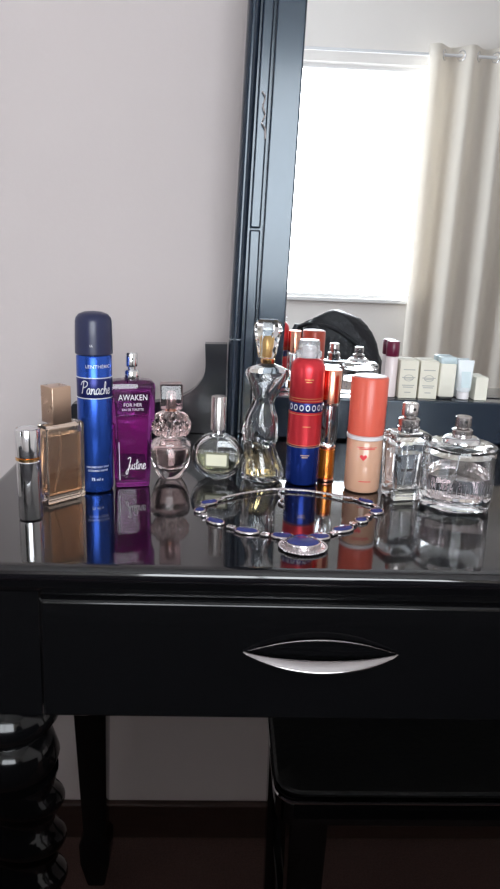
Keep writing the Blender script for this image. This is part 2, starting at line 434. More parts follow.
box(b, .294, .322, FY+.001, FY+.02, .6215, .7215)
box(b, -.131, .747, FY+.02, .41, case_z0, case_z0+.01)
shift(b); fin('case', b, 'black', tab, smooth=0)
def drawer(x0, x1):
    b = B(); loft(b, [(0, (x1-x0)/2-.0006, .0505-.0006, .0015), (.004, (x1-x0)/2, .0505, .0015), (.0165, (x1-x0)/2, .0505, .0015), (.019, (x1-x0)/2-.0025, .0505-.0025, .0015), (.019, (x1-x0)/2-.004, .0505-.004, .0015)])
    for v in b.verts:
        x, y, z = v.co; v.co = (x+(x0+x1)/2, FY+.012-z, .6715+y)
    shift(b)
    d = fin('drawer', b, 'black', tab, smooth=50)
    b = B(); box(b, x0+.012, x1-.012, FY+.021, .38, .63, .705); shift(b); fin('drawer_box', b, 'black', d, smooth=0)
    # eye shaped bow handle: a ring whose front rim bows forward
    b = B(); cx = (x0+x1)/2; N = 48; HL = .0595; vs = []
    for i in range(N+1):
        u = -1+2*i/N; s = 1-u*u
        def eye(k, hh): return (u*HL*k, hh)
        # outer / inner loops, upper then lower, bow forward by s
        zu, zi = .0125*s**.9, .0125*s**.9-.0035*min(1, s*3)
        vs.append((u*HL, s))
    def rim(sign, w0, bow, thick, amp):
        loop = []
        for i in range(N+1):
            u = -1+2*i/N; s = max(0, 1-abs(u)**2.0)
            wz = w0*(.10+.90*s**.9)
            c = Vector((u*HL, -(bow*s**.8)-.001, sign*amp*s))
            loop.append([c+Vector((0, -thick*.5*math.cos(q)*(.2+.8*s)+.5*wz*math.sin(q)*sign*-1*(1 if sign < 0 else .8), wz*.5*math.sin(q))) for q in [2*PI*k/12 for k in range(12)]])
        rings(b, loop)
    rim(-1, .0068, .0115, .0028, .0052); rim(1, .0032, .0030, .0016, .0125)
    for v in b.verts: v.co += Vector((cx, FY-.0075, .6815))
    shift(b)
    fin('handle', b, 'nickel', d, smooth=60, label='brushed silver eye-shaped bow handle')
drawer(-.1315, .2935); drawer(.3225, .7475)
def twist_leg(x, y):
    b = B()
    box(b, x-.0375, x+.0375, y-.0375, y+.0375, .617, TZ-.026)
    prof = [(.034, .60), (.030, .596), (.034, .590), (.041, .580), (.041, .572), (.034, .562), (.029, .557), (.035, .550), (.040, .543), (.037, .534), (.033, .527)]
    prof = [(r_*.98, z_+(.007 if z_ < .55 else .0175)) for r_, z_ in prof[::-1]]
    lathe(b, prof, 36, x, y)
    rs = []
    zs = [.14+(.534-.14)*k/90 for k in range(91)]
    for z in zs:
        e = min(1, (z-.14)/.03, (.534-z)/.02); e = max(0, e)
        rs.append([(x+(.0375+.0048*e*math.cos(2*(t)+2*PI*(z/.042)))*math.cos(t), y+(.0375+.0048*e*math.cos(2*t+2*PI*(z/.042)))*math.sin(t), z) for t in [2*PI*i/40 for i in range(40)]])
    rings(b, rs)
    lathe(b, [(.015, 0), (.022, .004), (.033, .03), (.036, .055), (.028, .078), (.024, .085), (.034, .095), (.038, .11), (.038, .128), (.0375, .14)], 36, x, y)
    shift(b); return fin('leg', b, 'black', tab, smooth=50)
def back_leg(x, y):
    b = B()
    box(b, x-.03, x+.03, y-.05, y+.007, .56, TZ-.026)
    loft(b, [(0, .013, .013, .003, x, y), (.005, .0145, .0145, .003, x, y), (.05, .0225, .0225, .004, x, y), (.085, .0235, .0235, .005, x, y), (.10, .0175, .0175, .005, x, y), (.11, .018, .018, .005, x, y), (.56, .029, .026, .003, x, y-.021)])
    shift(b); return fin('leg', b, 'black', tab, smooth=50)
twist_leg(-.1715, .0425); twist_leg(.785, .0425)
back_leg(-.178, .427); back_leg(.794, .427)

# ------------------------------------------------------------------ mirror on the table
MY = .41; mx0, mx1, mtop = .0053, .6107, 1.78
mir = thing('dressing_mirror', 'tall mirror in a black moulded frame on the dressing table', 'mirror', ((mx0+mx1)/2, .405, TZ))
mo = mir.location
def mshift(bm):
    for v in bm.verts:                      # the frame narrows gently towards its top
        v.co.x = mo.x+(v.co.x-mo.x)*(1-.085*max(0, v.co.z-.87)); v.co -= mo
    return bm
def stile(side):
    s = 1 if side < 0 else -1
    X = lambda d: (mx0+d) if side < 0 else (mx1-d)
    def seg(bm, d0, d1, y0, y1, z0, z1):
        a, c = sorted((X(d0), X(d1))); box(bm, a, c, y0, y1, z0, z1)
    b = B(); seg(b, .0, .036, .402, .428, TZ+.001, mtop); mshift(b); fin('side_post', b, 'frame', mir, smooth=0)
    # rounded outer bead
    for z0, z1 in ((TZ+.001, .872), (.874, mtop)):
        b = B(); sec = []
        for z in (z0, z1):
            sec.append([(X(.0085-.0078*math.cos(q)), .4015-.011*math.sin(q) , z) for q in [PI*k/12 for k in range(13)]])
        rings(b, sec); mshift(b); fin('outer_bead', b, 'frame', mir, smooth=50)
    # inset strip in two lengths, with a joint between them
    for z0, z1 in ((TZ+.001, 1.0045), (1.0065, mtop)):
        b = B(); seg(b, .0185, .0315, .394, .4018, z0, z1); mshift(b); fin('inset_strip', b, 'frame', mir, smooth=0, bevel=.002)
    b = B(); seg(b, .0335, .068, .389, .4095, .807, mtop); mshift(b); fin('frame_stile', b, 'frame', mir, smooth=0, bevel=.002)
    return
stile(-1); stile(1)
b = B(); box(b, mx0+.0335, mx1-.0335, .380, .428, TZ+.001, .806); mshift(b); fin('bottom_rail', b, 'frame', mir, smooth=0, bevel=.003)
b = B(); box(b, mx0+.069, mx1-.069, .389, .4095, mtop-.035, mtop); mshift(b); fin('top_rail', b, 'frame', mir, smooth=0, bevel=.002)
b = B(); box(b, mx0+.0365, mx1-.0365, MY, MY+.003, .807, mtop-.001); mshift(b); fin('mirror_glass', b, 'mirror', mir, smooth=0, label='silvered mirror glass')
b = B(); box(b, mx0+.0365, mx1-.0365, MY+.0035, MY+.015, .807, mtop-.001); mshift(b); fin('backing', b, 'plaster_dark', mir, smooth=0)
# small wire hook in the groove
b = B(); pts = smooth_prof([(.0285, .391, 1.145), (.0325, .389, 1.139), (.0305, .3885, 1.130), (.0335, .3885, 1.120), (.0305, .3885, 1.112), (.0345, .389, 1.105), (.0355, .389, 1.095)], 5)
sweep(b, pts, .0009, 6); 
for v in b.verts: v.co.z += .01
mshift(b); fin('wire_hook', b, 'silver', mir, label='small bent pale wire on the frame groove')
wing = [(-.1925, TZ+.001), (-.1925, .779), (-.190, .784)] + smooth_prof([(-.18, .7845), (-.12, .786), (-.079, .7905), (-.047, .8006), (-.030, .815), (-.0226, .832), (-.0234, .866)], 5) + [(.0045, .8665), (.0045, TZ+.001)]
for s in (1, -1):
    cxm = (mx0+mx1)/2
    poly = wing if s > 0 else [(2*cxm-x, z) for x, z in wing]
    b = B(); prism(b, poly, .397, .418); mshift(b); fin('side_wing', b, 'wing', mir, smooth=0)

# ------------------------------------------------------------------ stool
st = thing('stool', 'black padded stool tucked under the dressing table', 'stool', (.308, .22, 0))
b = B(); loft(b, [(.447, .243, .147, .02), (.449, .245, .149, .02), (.472, .245, .149, .02), (.476, .242, .146, .02)]); fin('frame', b, 'black', st)
b = B(); loft(b, [(.4765, .238, .142, .02), (.480, .243, .147, .022), (.484, .2455, .1485, .024), (.487, .243, .147, .024), (.490, .225, .13, .03), (.492, .17, .085, .04), (.493, .08, .03, .02)]); fin('seat', b, 'seat', st)
b = B(); sweep(b, [(q[0], q[1], .4768) for q in rrect(.2455, .1495, .02, 0, 5)], .0024, 8, closed=True); fin('edge_highlight', b, 'chrome', st, label='chrome strip standing in for the highlight on the seat edge')  # bright chrome strip drawn in place of the edge highlight
for sx in (-1, 1):
    for sy in (-1, 1):
        b = B(); x, y = sx*.212, sy*.125
        loft(b, [(0, .013, .013, .004, x+sx*-.0, y), (.15, .015, .015, .004, x, y), (.447, .019, .019, .004, x, y)])
        fin('leg', b, 'black', st)
b = B(); box(b, -.195, .195, -.006, .006, .15, .17); fin('stretcher', b, 'black', st, smooth=0, bevel=.002)
for sx in (-1, 1):
    b = B(); box(b, sx*.212-.006, sx*.212+.006, -.108, .108, .15, .17); fin('stretcher', b, 'black', st, smooth=0, bevel=.002)

# ------------------------------------------------------------------ things on the table top
E = .0004
# silver atomizer
t = thing('perfume_atomizer', 'slim polished silver atomizer with gold band, furthest left on the table', 'atomizer', (-.1598, .088, TZ+E))
b = B(); lathe(b, [(.0088, 0), (.0096, .0006), (.0098, .0015), (.0098, .0505), (.0092, .0515)], 40); fin('body', b, 'chrome', t, smooth=30)
b = B(); lathe(b, [(.0095, .0517), (.0104, .0521), (.0104, .0539), (.0095, .0543)], 40); fin('band', b, 'gold', t, label='gold ring band')
b = B(); lathe(b, [(.0094, .0545), (.0101, .0549), (.0101, .0770), (.0098, .0780), (.0090, .0785), (.0086, .0780), (.0075, .0776)], 40); fin('cap', b, 'chrome', t, smooth=30)

# glass bottle maker
def glass_bottle(t, outer, inner, gm, level=None, lm=None, kind='loft', n=48, sx=1, sy=1, mod=None, subname='bottle', gap=.00025, smooth=35):
    """outer / inner are section lists bottom to top; the liquid fills the inner cavity up to level"""
    b = B()
    if kind == 'loft': loft(b, outer); bmesh.ops.recalc_face_normals(b, faces=b.faces[:]); nf = len(b.faces); loft(b, inner)
    else: lathe(b, outer, n, 0, 0, sx, sy, mod=mod); bmesh.ops.recalc_face_normals(b, faces=b.faces[:]); nf = len(b.faces); lathe(b, inner, n, 0, 0, sx, sy, mod=mod)
    b.faces.ensure_lookup_table()
    inn = b.faces[nf:]
    bmesh.ops.recalc_face_normals(b, faces=inn); bmesh.ops.reverse_faces(b, faces=inn)
    g = link(subname, b, gm, t, smooth=smooth)
    if level:
        secs = []
        zi = 0 if kind == 'loft' else 1
        for a, c in zip(inner, inner[1:]):
            if a[zi] < level: secs.append(a)
            if a[zi] < level <= c[zi]:
                f = (level-a[zi])/(c[zi]-a[zi]); secs.append(tuple(a[k]+(c[k]-a[k])*f for k in range(len(a))))
        b = B()
        if kind == 'loft':
            secs = [(s[0]+(gap if i == 0 else 0), s[1]-gap, s[2]-gap, max(.0003, s[3]-gap), *s[4:]) for i, s in enumerate(secs)]
            loft(b, secs)
        else:
            secs = [(max(0, s[0]-gap), s[1]+(gap if i == 0 else 0)) for i, s in enumerate(secs)]
            lathe(b, secs, n, 0, 0, sx, sy, mod=mod)
        fin('perfume', b, lm, t, smooth=smooth)
    return g
def pump(t, z0, r, h, m='chrome', name='spray_pump'):
    b = B(); lathe(b, [(r*1.25, z0), (r*1.3, z0+h*.06), (r*1.3, z0+h*.30), (r*1.15, z0+h*.35), (r*.72, z0+h*.38), (r*.72, z0+h*.46), (r, z0+h*.48), (r*1.02, z0+h*.52), (r, z0+h*.95), (r*.9, z0+h), (r*.25, z0+h), (r*.2, z0+h*.97)], 32)
    p = fin(name, b, m, t, smooth=35)
    b = B(); sweep(b, [(0, -r*.9, z0+h*.78), (0, -r*1.12, z0+h*.78)], r*.18, 10); fin('nozzle', b, 'dark_foot', p)
    return p
def dip(t, z0, z1, x=0, bend=.004):
    b = B(); sweep(b, smooth_prof([(x, 0, z1), (x-bend*.2, 0, (z0+z1)/2), (x-bend, 0, z0)], 6), .0009, 8); fin('dip_tube', b, 'frost', t)

# tan rectangular bottle with bronze block cap
t = thing('perfume_bottle', 'tan rectangular glass perfume bottle with bronze block cap', 'perfume bottle', (-.1440, .138, TZ+E), R(45))
glass_bottle(t, [(0, .0185, .0062, .001), (.001, .0195, .0072, .001), (.0705, .0195, .0072, .001), (.072, .0185, .0062, .001)],
             [(.0065, .0160, .0042, .001), (.0075, .0170, .0050, .001), (.066, .0170, .0050, .001), (.068, .0160, .0042, .001)], 'tan_glass', .0615, 'liq_tan')
b = B(); lathe(b, [(.006, .0722), (.006, .0731)], 24, cx=-.004); fin('collar', b, 'bronze', t)
b = B(); rbox(b, .0095, .0095, .0733, .106, .0008, .0005); shift(b, -.004, 0); fin('cap', b, 'bronze', t, smooth=30, label='bronze block cap')
dip(t, .009, .064, -.002, .008)

# tall blue body spray
t = thing('body_spray_can', 'tall metallic blue body spray can with navy cap', 'body spray', (-.119, .169, TZ+E))
r = .0162
b = B(); lathe(b, [(r-.003, 0), (r-.001, .0008), (r, .003), (r, .1285), (r-.0008, .130)], 56); fin('can', b, 'blue_can', t, smooth=30)
b = B(); lathe(b, [(r+.0001, .0915), (r+.00015, .0916), (r+.00015, .1096), (r+.0001, .1097)], 56); fin('label_band', b, 'navy_band', t, smooth=30, label='dark navy name band')
for z in (.0912, .1100):
    b = B(); lathe(b, [(r+.0002, z-.0004), (r+.00035, z), (r+.0002, z+.0004)], 56); fin('trim_line', b, 'silver_ink', t)
b = B(); lathe(b, [(r+.0002, .1305), (r+.0009, .1312), (r+.0007, .145), (r+.0003, .160), (r-.0005, .1635), (r-.003, .1665), (r-.008, .1685), (.001, .1692)], 56); fin('cap', b, 'navy_cap', t, smooth=40)
put_text('lettering', text_bm('LENTHÉRIC', .0042, .024), 'silver_ink', t, .1205, rad=r+.0003, ang=.42)
put_text('lettering', script_bm('Panache', .0110, .0285, .00042), 'silver_ink', t, .0955, rad=r+.0004, ang=.27)
put_text('lettering', text_bm('PERFUMED BODY SPRAY', .0026, .022), 'silver_ink', t, .0260, rad=r+.0003, ang=.30)
put_text('lettering', text_bm('DÉODORANT PARFUMÉ', .0026, .019), 'silver_ink', t, .0225, rad=r+.0003, ang=.30)
put_text('lettering', text_bm('75 ml e', .0042, .011), 'silver_ink', t, .0140, rad=r+.0003, ang=.25)
put_text('lettering', text_bm('LL', .0030), 'silver_ink', t, .1395, rad=r+.0010, ang=.05)

# purple bottle
t = thing('perfume_bottle', 'tall purple perfume bottle with white lettering and bare silver pump', 'perfume bottle', (-.087, .185, TZ+E), R(13))
b = B(); loft(b, [(z_, a_*.92, d_, c_) for z_, a_, d_, c_ in [(0, .0165, .0085, .002), (.0012, .0180, .0098, .003), (.012, .0188, .0102, .003), (.064, .0202, .0108, .003), (.0665, .0225, .0122, .003), (.068, .0230, .0125, .003), (.099, .0236, .0128, .004), (.1025, .0228, .0122, .004), (.1045, .0200, .0095, .004), (.1055, .012, .007, .004)]])
pb = fin('bottle', b, 'purple_glass', t, smooth=35)
b = B(); loft(b, [(.006, .0120, .0062, .002), (.008, .0132, .0070, .002), (.064, .0147, .0078, .002), (.092, .0170, .009, .002), (.094, .015, .008, .002)])
fin('perfume', b, 'purple_core', t, smooth=35)
b = B(); sweep(b, [(-.0125, -.0106, .008), (-.0132, -.0110, .046)], .00035, 6); fin('face_line', b, 'silver_ink', t)
pump(t, .1056, .0056, .025)
put_text('lettering', text_bm('AWAKEN', .0080, .0270), 'white_ink', t, .0895, yfront=-.0131)
put_text('lettering', text_bm('FOR HER', .0045, .0170), 'white_ink', t, .0825, yfront=-.0130)
put_text('lettering', text_bm('EAU DE TOILETTE', .0030, .0200), 'white_ink', t, .0780, yfront=-.0129)
put_text('lettering', script_bm('Justine', .0115, .0185, .00035), 'white_ink', t, .0185, yfront=-.01065, ox=.003)

# pink crystal bottle
t = thing('perfume_bottle', 'small crystal perfume bottle with carved rosette body and rose block cap', 'perfume bottle', (-.051, .211, TZ+E), R(8))
bowl = smooth_prof([(.0095, 0), (.0120, .001), (.0170, .010), (.0202, .023), (.0205, .034), (.0180, .040), (.008, .042)], 4)
inn = smooth_prof([(.004, .008), (.0120, .012), (.0165, .023), (.0168, .034), (.007, .038)], 4)
glass_bottle(t, bowl, inn, 'pink_glass', .031, 'liq_clear', kind='lathe', sy=.7, n=40)
b = B()
def petal(t_, z): return 1+.085*math.cos(9*t_+z*170)+.045*math.cos(17*t_-z*420)
lathe(b, smooth_prof([(.0075, .0425), (.0150, .046), (.0192, .053), (.0185, .060), (.0135, .067), (.0075, .0700)], 4), 72, sy=.72, mod=petal)
fin('rosette', b, 'pink_glass', t, smooth=18, label='carved pink crystal rosette')
for ring_r, z, n_, s in ((.0155, .0485, 11, .0042), (.0175, .0555, 12, .0040), (.0135, .0635, 9, .0036)):
    for k in range(n_):
        if not (PI+.1 < (2*PI*k/n_+z*40) % (2*PI) < 2*PI-.1): continue
        a = 2*PI*k/n_+z*40; bb = B()
        bmesh.ops.create_icosphere(bb, subdivisions=1, radius=s)
        for v in bb.verts: v.co = Vector((v.co.x*.9+ring_r*math.cos(a), v.co.y*.6+ring_r*.74*math.sin(a), v.co.z*1.1+z))
        fin('crystal_petal', bb, 'pink_glass', t, smooth=0)
b = B(); lathe(b, [(.006, .0700), (.006, .0725)], 24, sy=.9); fin('collar', b, 'copper', t)
b = B(); loft(b, [(.0727, .0098, .0075, .001), (.0735, .0106, .0082, .001), (.0965, .0112, .0086, .001), (.098, .0104, .0078, .001)])
cp = fin('cap', b, 'rose_glass', t, smooth=30, label='rose tinted block cap')
b = B(); lathe(b, [(.0048, .0731), (.0052, .0738), (.0052, .088), (.0040, .0895)], 24); fin('inner_sleeve', b, 'brushed', cp)

# round flat bottle with label
t = thing('perfume_bottle', 'round flat glass perfume bottle with cream label and silver cap', 'perfume bottle', (-.003, .214, TZ+E), R(-6))
def disc(rw, cz, z0, z1, hy, inset=0, k=16):
    out = []
    for i in range(k+1):
        a = i/k; z = z0+(z1-z0)*(.5-.5*math.cos(PI*a))
        u = (z-cz)/rw; w_ = rw*math.sqrt(max(.02, 1-u*u))
        out.append((z, w_*1.10, hy*(.55+.45*math.sqrt(max(0, 1-abs(u)**2.5))), hy*.6))
    return out
glass_bottle(t, disc(.0245, .0235, .0, .0475, .0105), disc(.0205, .0245, .0065, .0435, .0075), 'glass', .027, 'liq_green', smooth=50)
b = B(); lathe(b, [(.0062, .0474), (.0062, .0508)], 24); fin('neck_ring', b, 'chrome', t)
b = B(); lathe(b, [(.0076, .0510), (.0084, .0516), (.0078, .0845), (.0072, .0858), (.004, .0860)], 36); fin('cap', b, 'brushed', t, smooth=30, label='tall brushed silver cap')
b = B(); rbox(b, .0125, .0080, 0, .0006, .001, .0001)
for v in b.verts: v.co = Vector((v.co.x, -.0106-v.co.z, v.co.y+.0215))
lb = fin('label', b, 'label_dark', t, smooth=0, label='cream label with olive border')
b = B(); rbox(b, .0105, .0060, 0, .0004, .001, .0001)
for v in b.verts: v.co = Vector((v.co.x, -.01125-v.co.z, v.co.y+.0215))
fin('label_field', b, 'label', lb, smooth=0)
dip(t, .009, .045, 0, .004)

# figure shaped bottle
t = thing('perfume_bottle', 'clear glass perfume bottle shaped like a draped female torso with faceted stopper', 'perfume bottle', (.044, .211, TZ+E), R(0))
keys = [  # z, half width, half depth, offset x
 (0, .0165, .013, -.001), (.0015, .0195, .0155, -.001), (.006, .0212, .0165, -.001), (.014, .0205, .0160, -.001), (.024, .0178, .0140, -.002), (.036, .0160, .0125, -.004), (.045, .0172, .0132, -.005),
 (.055, .0178, .0135, -.005), (.066, .0160, .0120, -.004), (.076, .0122, .0100, -.003), (.083, .0108, .0092, -.002), (.092, .0140, .0108, -.001), (.102, .0185, .0130, 0), (.110, .0210, .0125, 0), (.1155, .0195, .0105, 0), (.119, .011, .008, 0), (.121, .0065, .0065, 0)]
kk = smooth_prof(keys, 4)
def fig(bm, sc, z0, z1, flute=1.0):
    rs = []
    for z, a, d, o in kk:
        if not z0 <= z <= z1: continue
        ring = []
        for i in range(64):
            th = 2*PI*i/64
            fl = .055*math.cos(9*th+z*90) if z < .040 else .075*math.cos(5*th+z*120)*math.exp(-((z-.055)/.03)**2)+.05*math.cos(4*th-z*160)
            if z > .113 or z < .002: fl *= .3
            k = 1+fl*flute
            ring.append((o+(a*k-sc)*math.cos(th), (d*k-sc)*math.sin(th), z))
        rs.append(ring)
    return rings(bm, rs)
b = B(); fig(b, 0, -1, 1); bmesh.ops.recalc_face_normals(b, faces=b.faces[:]); nf = len(b.faces); fig(b, .0035, .006, .113, .4); b.faces.ensure_lookup_table()
inn_f = b.faces[nf:]; bmesh.ops.recalc_face_normals(b, faces=inn_f); bmesh.ops.reverse_faces(b, faces=inn_f)
link('bottle', b, 'glass', t, smooth=25)
b = B(); fig(b, .00375, .0065, .0375, .4); fin('perfume', b, 'liq_amber', t, smooth=40)
b = B(); lathe(b, [(.0066, .1212), (.0070, .1220), (.0070, .1255), (.0060, .1262)], 24); fin('collar', b, 'gold', t, label='gold collar')
b = B(); rs = []
for z, r_, tw in ((.1264, .0078, 0), (.130, .0092, 0), (.142, .0118, .2), (.1545, .0152, .4), (.1600, .0140, .4), (.1640, .0095, .4)):
    rs.append([(r_*math.cos(2*PI*i/8+tw)-.001, r_*.85*math.sin(2*PI*i/8+tw), z) for i in range(8)])
rings(b, rs); sp = fin('stopper', b, 'glass', t, smooth=0, label='faceted glass stopper')
b = B(); lathe(b, [(.0032, .1272), (.0042, .1285), (.0050, .146), (.0034, .149)], 16, cx=-.001); fin('inner_plug', b, 'gold_ink', sp)

# red and blue spray can
t = thing('body_spray_can', 'red over blue metallic body spray can with clear cap', 'body spray', (.084, .207, TZ+E))
r = .0168
b = B(); lathe(b, [(r-.003, 0), (r-.001, .0008), (r, .003), (r, .0415)], 56); fin('can', b, 'deep_blue_can', t, smooth=30)
b = B(); lathe(b, [(r, .0417), (r+.0002, .0420), (r+.0002, .0755), (r, .0758)], 56); fin('lower_band', b, 'red_can', t, smooth=30, label='metallic red lower section')
b = B(); lathe(b, [(r, .0760), (r+.0001, .0763), (r+.0001, .0852), (r, .0855)], 56); fin('pattern_band', b, 'navy_band', t, smooth=30, label='dark patterned waist band')
b = B(); lathe(b, [(r, .0857), (r+.0002, .0860), (r+.0002, .118), (r-.0006, .1225), (r-.003, .1262), (r-.006, .1280), (.006, .1290)], 56); fin('shoulder', b, 'red_can', t, smooth=40, label='metallic red upper section')
for z in (.0405, .0425, .0740, .0875, .0900):
    b = B(); lathe(b, [(r+.0001, z-.0003), (r+.0004, z), (r+.0001, z+.0003)], 56); fin('trim_line', b, 'gold_ink', t)
for k in range(7):
    a = -1.1+k*.37; b = B(); pts = [(.0022*math.cos(q*PI/6), .0032*math.sin(q*PI/6)) for q in range(12)]
    bb = B(); vo = [bb.verts.new((x*1.0, y, 0)) for x, y in pts]; vi = [bb.verts.new((x*.65, y*.65, 0)) for x, y in pts]
    for i in range(12): bb.faces.new([vo[i], vo[(i+1) % 12], vi[(i+1) % 12], vi[i]])
    put_text('ornament', bb, 'silver_ink', t, .0808, rad=r+.0003, ang=a)
for k, (w_, z) in enumerate(((.009, .109), (.006, .1065), (.008, .062), (.009, .0325), (.006, .0305))):
    bb = B(); v = [bb.verts.new(p) for p in ((-w_/2, -.0003, 0), (w_/2, -.0003, 0), (w_/2, .0003, 0), (-w_/2, .0003, 0))]; bb.faces.new(v)
    put_text('print_line', bb, 'gold_ink', t, z, rad=r+.0004, ang=0)
b = B(); lathe(b, [(.0125, .1292), (.0130, .1300), (.0128, .1345), (.0108, .1365), (.0104, .1440), (.0092, .1460), (.004, .1466)], 40); cp = fin('cap', b, 'frost', t, smooth=35, label='clear frosted cap')
b = B(); lathe(b, [(.004, .1297), (.0052, .1310), (.0052, .1385), (.0035, .1400)], 20); fin('nozzle', b, 'white_plastic', cp)

# copper atomizer
t = thing('perfume_atomizer', 'slim atomizer with copper cap and metallic orange base', 'atomizer', (.110, .216, TZ+E))
b = B(); lathe(b, [(.0080, 0), (.0088, .0006), (.0088, .0022), (.0082, .0028)], 36); fin('foot', b, 'copper', t)
b = B(); lathe(b, [(.0076, .003), (.0084, .004), (.0084, .0335), (.0076, .0345)], 36); fin('base', b, 'orange_metal', t, smooth=30, label='glossy metallic orange base')
b = B(); lathe(b, [(.0080, .0347), (.0088, .0352), (.0088, .0368), (.0080, .0373)], 36); fin('ring', b, 'copper', t)
glass_bottle(t, [(.0072, .0375), (.0078, .0385), (.0088, .046), (.0092, .052), (.0092, .0815), (.0084, .0825)], [(.005, .0395), (.0062, .046), (.0075, .052), (.0075, .080), (.006, .081)], 'glass', None, None, kind='lathe', n=36, subname='upper_vial')
b = B(); lathe(b, [(.0030, .0400), (.0034, .0405), (.0034, .078), (.003, .079)], 20); fin('spray_stem', b, 'chrome', t)
b = B(); lathe(b, [(.0090, .0827), (.0098, .0833), (.0098, .1150), (.0093, .1160), (.0085, .1162)], 36); fin('cap', b, 'copper', t, smooth=30, label='copper cap')

# coral capped tube
t = thing('foundation_bottle', 'beige cylinder foundation bottle with coral cap', 'makeup bottle', (.143, .189, TZ+E), R(-6))
r = .0178
b = B(); lathe(b, [(r-.003, 0), (r-.001, .001), (r, .004), (r, .052), (r-.001, .0535)], 48); fin('body', b, 'beige_plastic', t, smooth=35)
b = B(); lathe(b, [(r-.0012, .0537), (r+.0006, .0542), (r+.0008, .0575), (r-.0008, .0582)], 48); fin('ring', b, 'white_plastic', t, label='white ring between body and cap')
b = B(); lathe(b, [(r-.0006, .0584), (r+.0002, .0590), (r+.0004, .113), (r-.0004, .1146), (r-.002, .115)], 48); cp = fin('cap', b, 'coral', t, smooth=35, label='coral cap')
b = B(); lathe(b, [(r-.003, .1150), (r-.002, .1155), (r-.0035, .1158), (.001, .1158)], 48); fin('cap_disc', b, 'white_plastic', cp)
bb = B(); pts = []
for q in range(28):
    a = 2*PI*q/28; pts.append((.00022*16*math.sin(a)**3, .00022*(13*math.cos(a)-5*math.cos(2*a)-2*math.cos(3*a)-math.cos(4*a))))
bb.faces.new([bb.verts.new((x, y, 0)) for x, y in pts]); bmesh.ops.triangulate(bb, faces=bb.faces[:])
put_text('heart_mark', bb, 'red_ink', t, .0375, rad=r+.0003, ang=-.12)
for w_, z in ((.020, .0475), (.016, .0460), (.012, .013)):
    bb = B(); v = [bb.verts.new(p) for p in ((-w_/2, -.0004, 0), (-w_/6, -.0004, 0), (w_/6, -.0004, 0), (w_/2, -.0004, 0), (w_/2, .0004, 0), (w_/6, .0004, 0), (-w_/6, .0004, 0), (-w_/2, .0004, 0))]
    bb.faces.new([v[0], v[1], v[6], v[7]]); bb.faces.new([v[1], v[2], v[5], v[6]]); bb.faces.new([v[2], v[3], v[4], v[5]])
    put_text('print_line', bb, 'red_ink', t, z, rad=r+.0003, ang=.05)

# square clear bottle
t = thing('perfume_bottle', 'small square clear glass perfume bottle with silver pump, left of the drum-shaped one', 'perfume bottle', (.180, .170, TZ+E), R(14))
glass_bottle(t, [(0, .0155, .0125, .002), (.0012, .0168, .0138, .003), (.030, .0180, .0145, .003), (.060, .0196, .0155, .003), (.064, .0190, .015, .004), (.066, .0160, .0125, .004)],
             [(.009, .0110, .0090, .004), (.011, .0130, .0105, .004), (.054, .0155, .0118, .004), (.058, .0130, .0095, .004)], 'glass', .046, 'liq_clear')
b = B(); lathe(b, [(.0095, .0662), (.0105, .0668), (.0105, .0705), (.0092, .071)], 36); fin('collar', b, 'chrome', t)
pump(t, .0712, .0078, .0225, 'brushed')
dip(t, .013, .056, 0, .003)

# round drum bottle
t = thing('perfume_bottle', 'wide round drum-shaped clear glass perfume bottle with silver pump, furthest right', 'perfume bottle', (.225, .149, TZ+E), R(0))
glass_bottle(t, [(.030, 0), (.0318, .001), (.0328, .004), (.0340, .035), (.0345, .056), (.0335, .0595), (.0300, .0612), (.012, .0618)],
             [(.020, .0085), (.0270, .010), (.0290, .014), (.0305, .034), (.0308, .052), (.028, .056), (.01, .057)], 'glass', .033, 'liq_pink', kind='lathe', n=72)
b = B(); lathe(b, [(.0168, .0620), (.0175, .0626), (.0172, .0650), (.0150, .0672), (.0120, .0682)], 48); fin('collar', b, 'chrome', t, label='wide silver collar')
pump(t, .0684, .0074, .0185, 'brushed')
dip(t, .013, .056, 0, .006)
# engraved band of vertical ribs inside the glass low down
b = B()
for k in range(26):
    a = PI+PI*(k+.5)/26; 
    x, y = .0322*math.cos(a), .0322*math.sin(a)
    sweep(b, [(x, y, .016), (x*1.01, y*1.01, .0275)], .0004, 5)
fin('etched_lines', b, 'frost', t)

# ------------------------------------------------------------------ necklace
t = thing('necklace', 'silver necklace with oval blue stones and round pendant, laid in a loop on the table', 'necklace', (.065, .10, TZ+E))
NX, NY = .065, .10
stones = [  # x, y, half length, half width, angle
 ((-.0093, .1333), .0085, .0048, 35), ((-.0170, .1128), .0052, .0048, 75), ((-.0028, .0872), .0088, .0056, -45), ((.0237, .0663), .0098, .0056, -15), ((.0528, .0570), .0088, .0056, -10),
 ((.0830, .0570), .0088, .0056, 10), ((.1058, .0755), .0098, .0056, 28), ((.1262, .0985), .0068, .0050, 55), ((.1445, .1215), .0075, .0056, 50), ((.1395, .1470), .0085, .0046, 135)]
def stone(parent, x, y, a, w_, ang, z=.0, h=.0034):
    ca, sa = math.cos(R(ang)), math.sin(R(ang))
    def ell(bm, prof):
        rs = []
        for e, zz in prof:
            ring = []
            for i in range(28):
                th = 2*PI*i/28; px, py = (a+e)*math.cos(th), (w_+e)*math.sin(th)
                ring.append((x-NX+px*ca-py*sa, y-NY+px*sa+py*ca, z+zz))
            rs.append(ring)
        return rings(bm, rs)
    b = B(); ell(b, [(.0002, 0), (.0008, .0003), (.0010, .0012), (.0006, .0021), (.0001, .0023), (-.0003, .0019)]); s_ = fin('bezel', b, 'silver', parent, smooth=50)
    b = B(); ell(b, [(-.0004, .0018), (-.0006, .0026), (-.0016, h), (-.0030, h+.0005)]); fin('stone', b, 'lapis', s_, smooth=60, label='blue stone')
    return s_
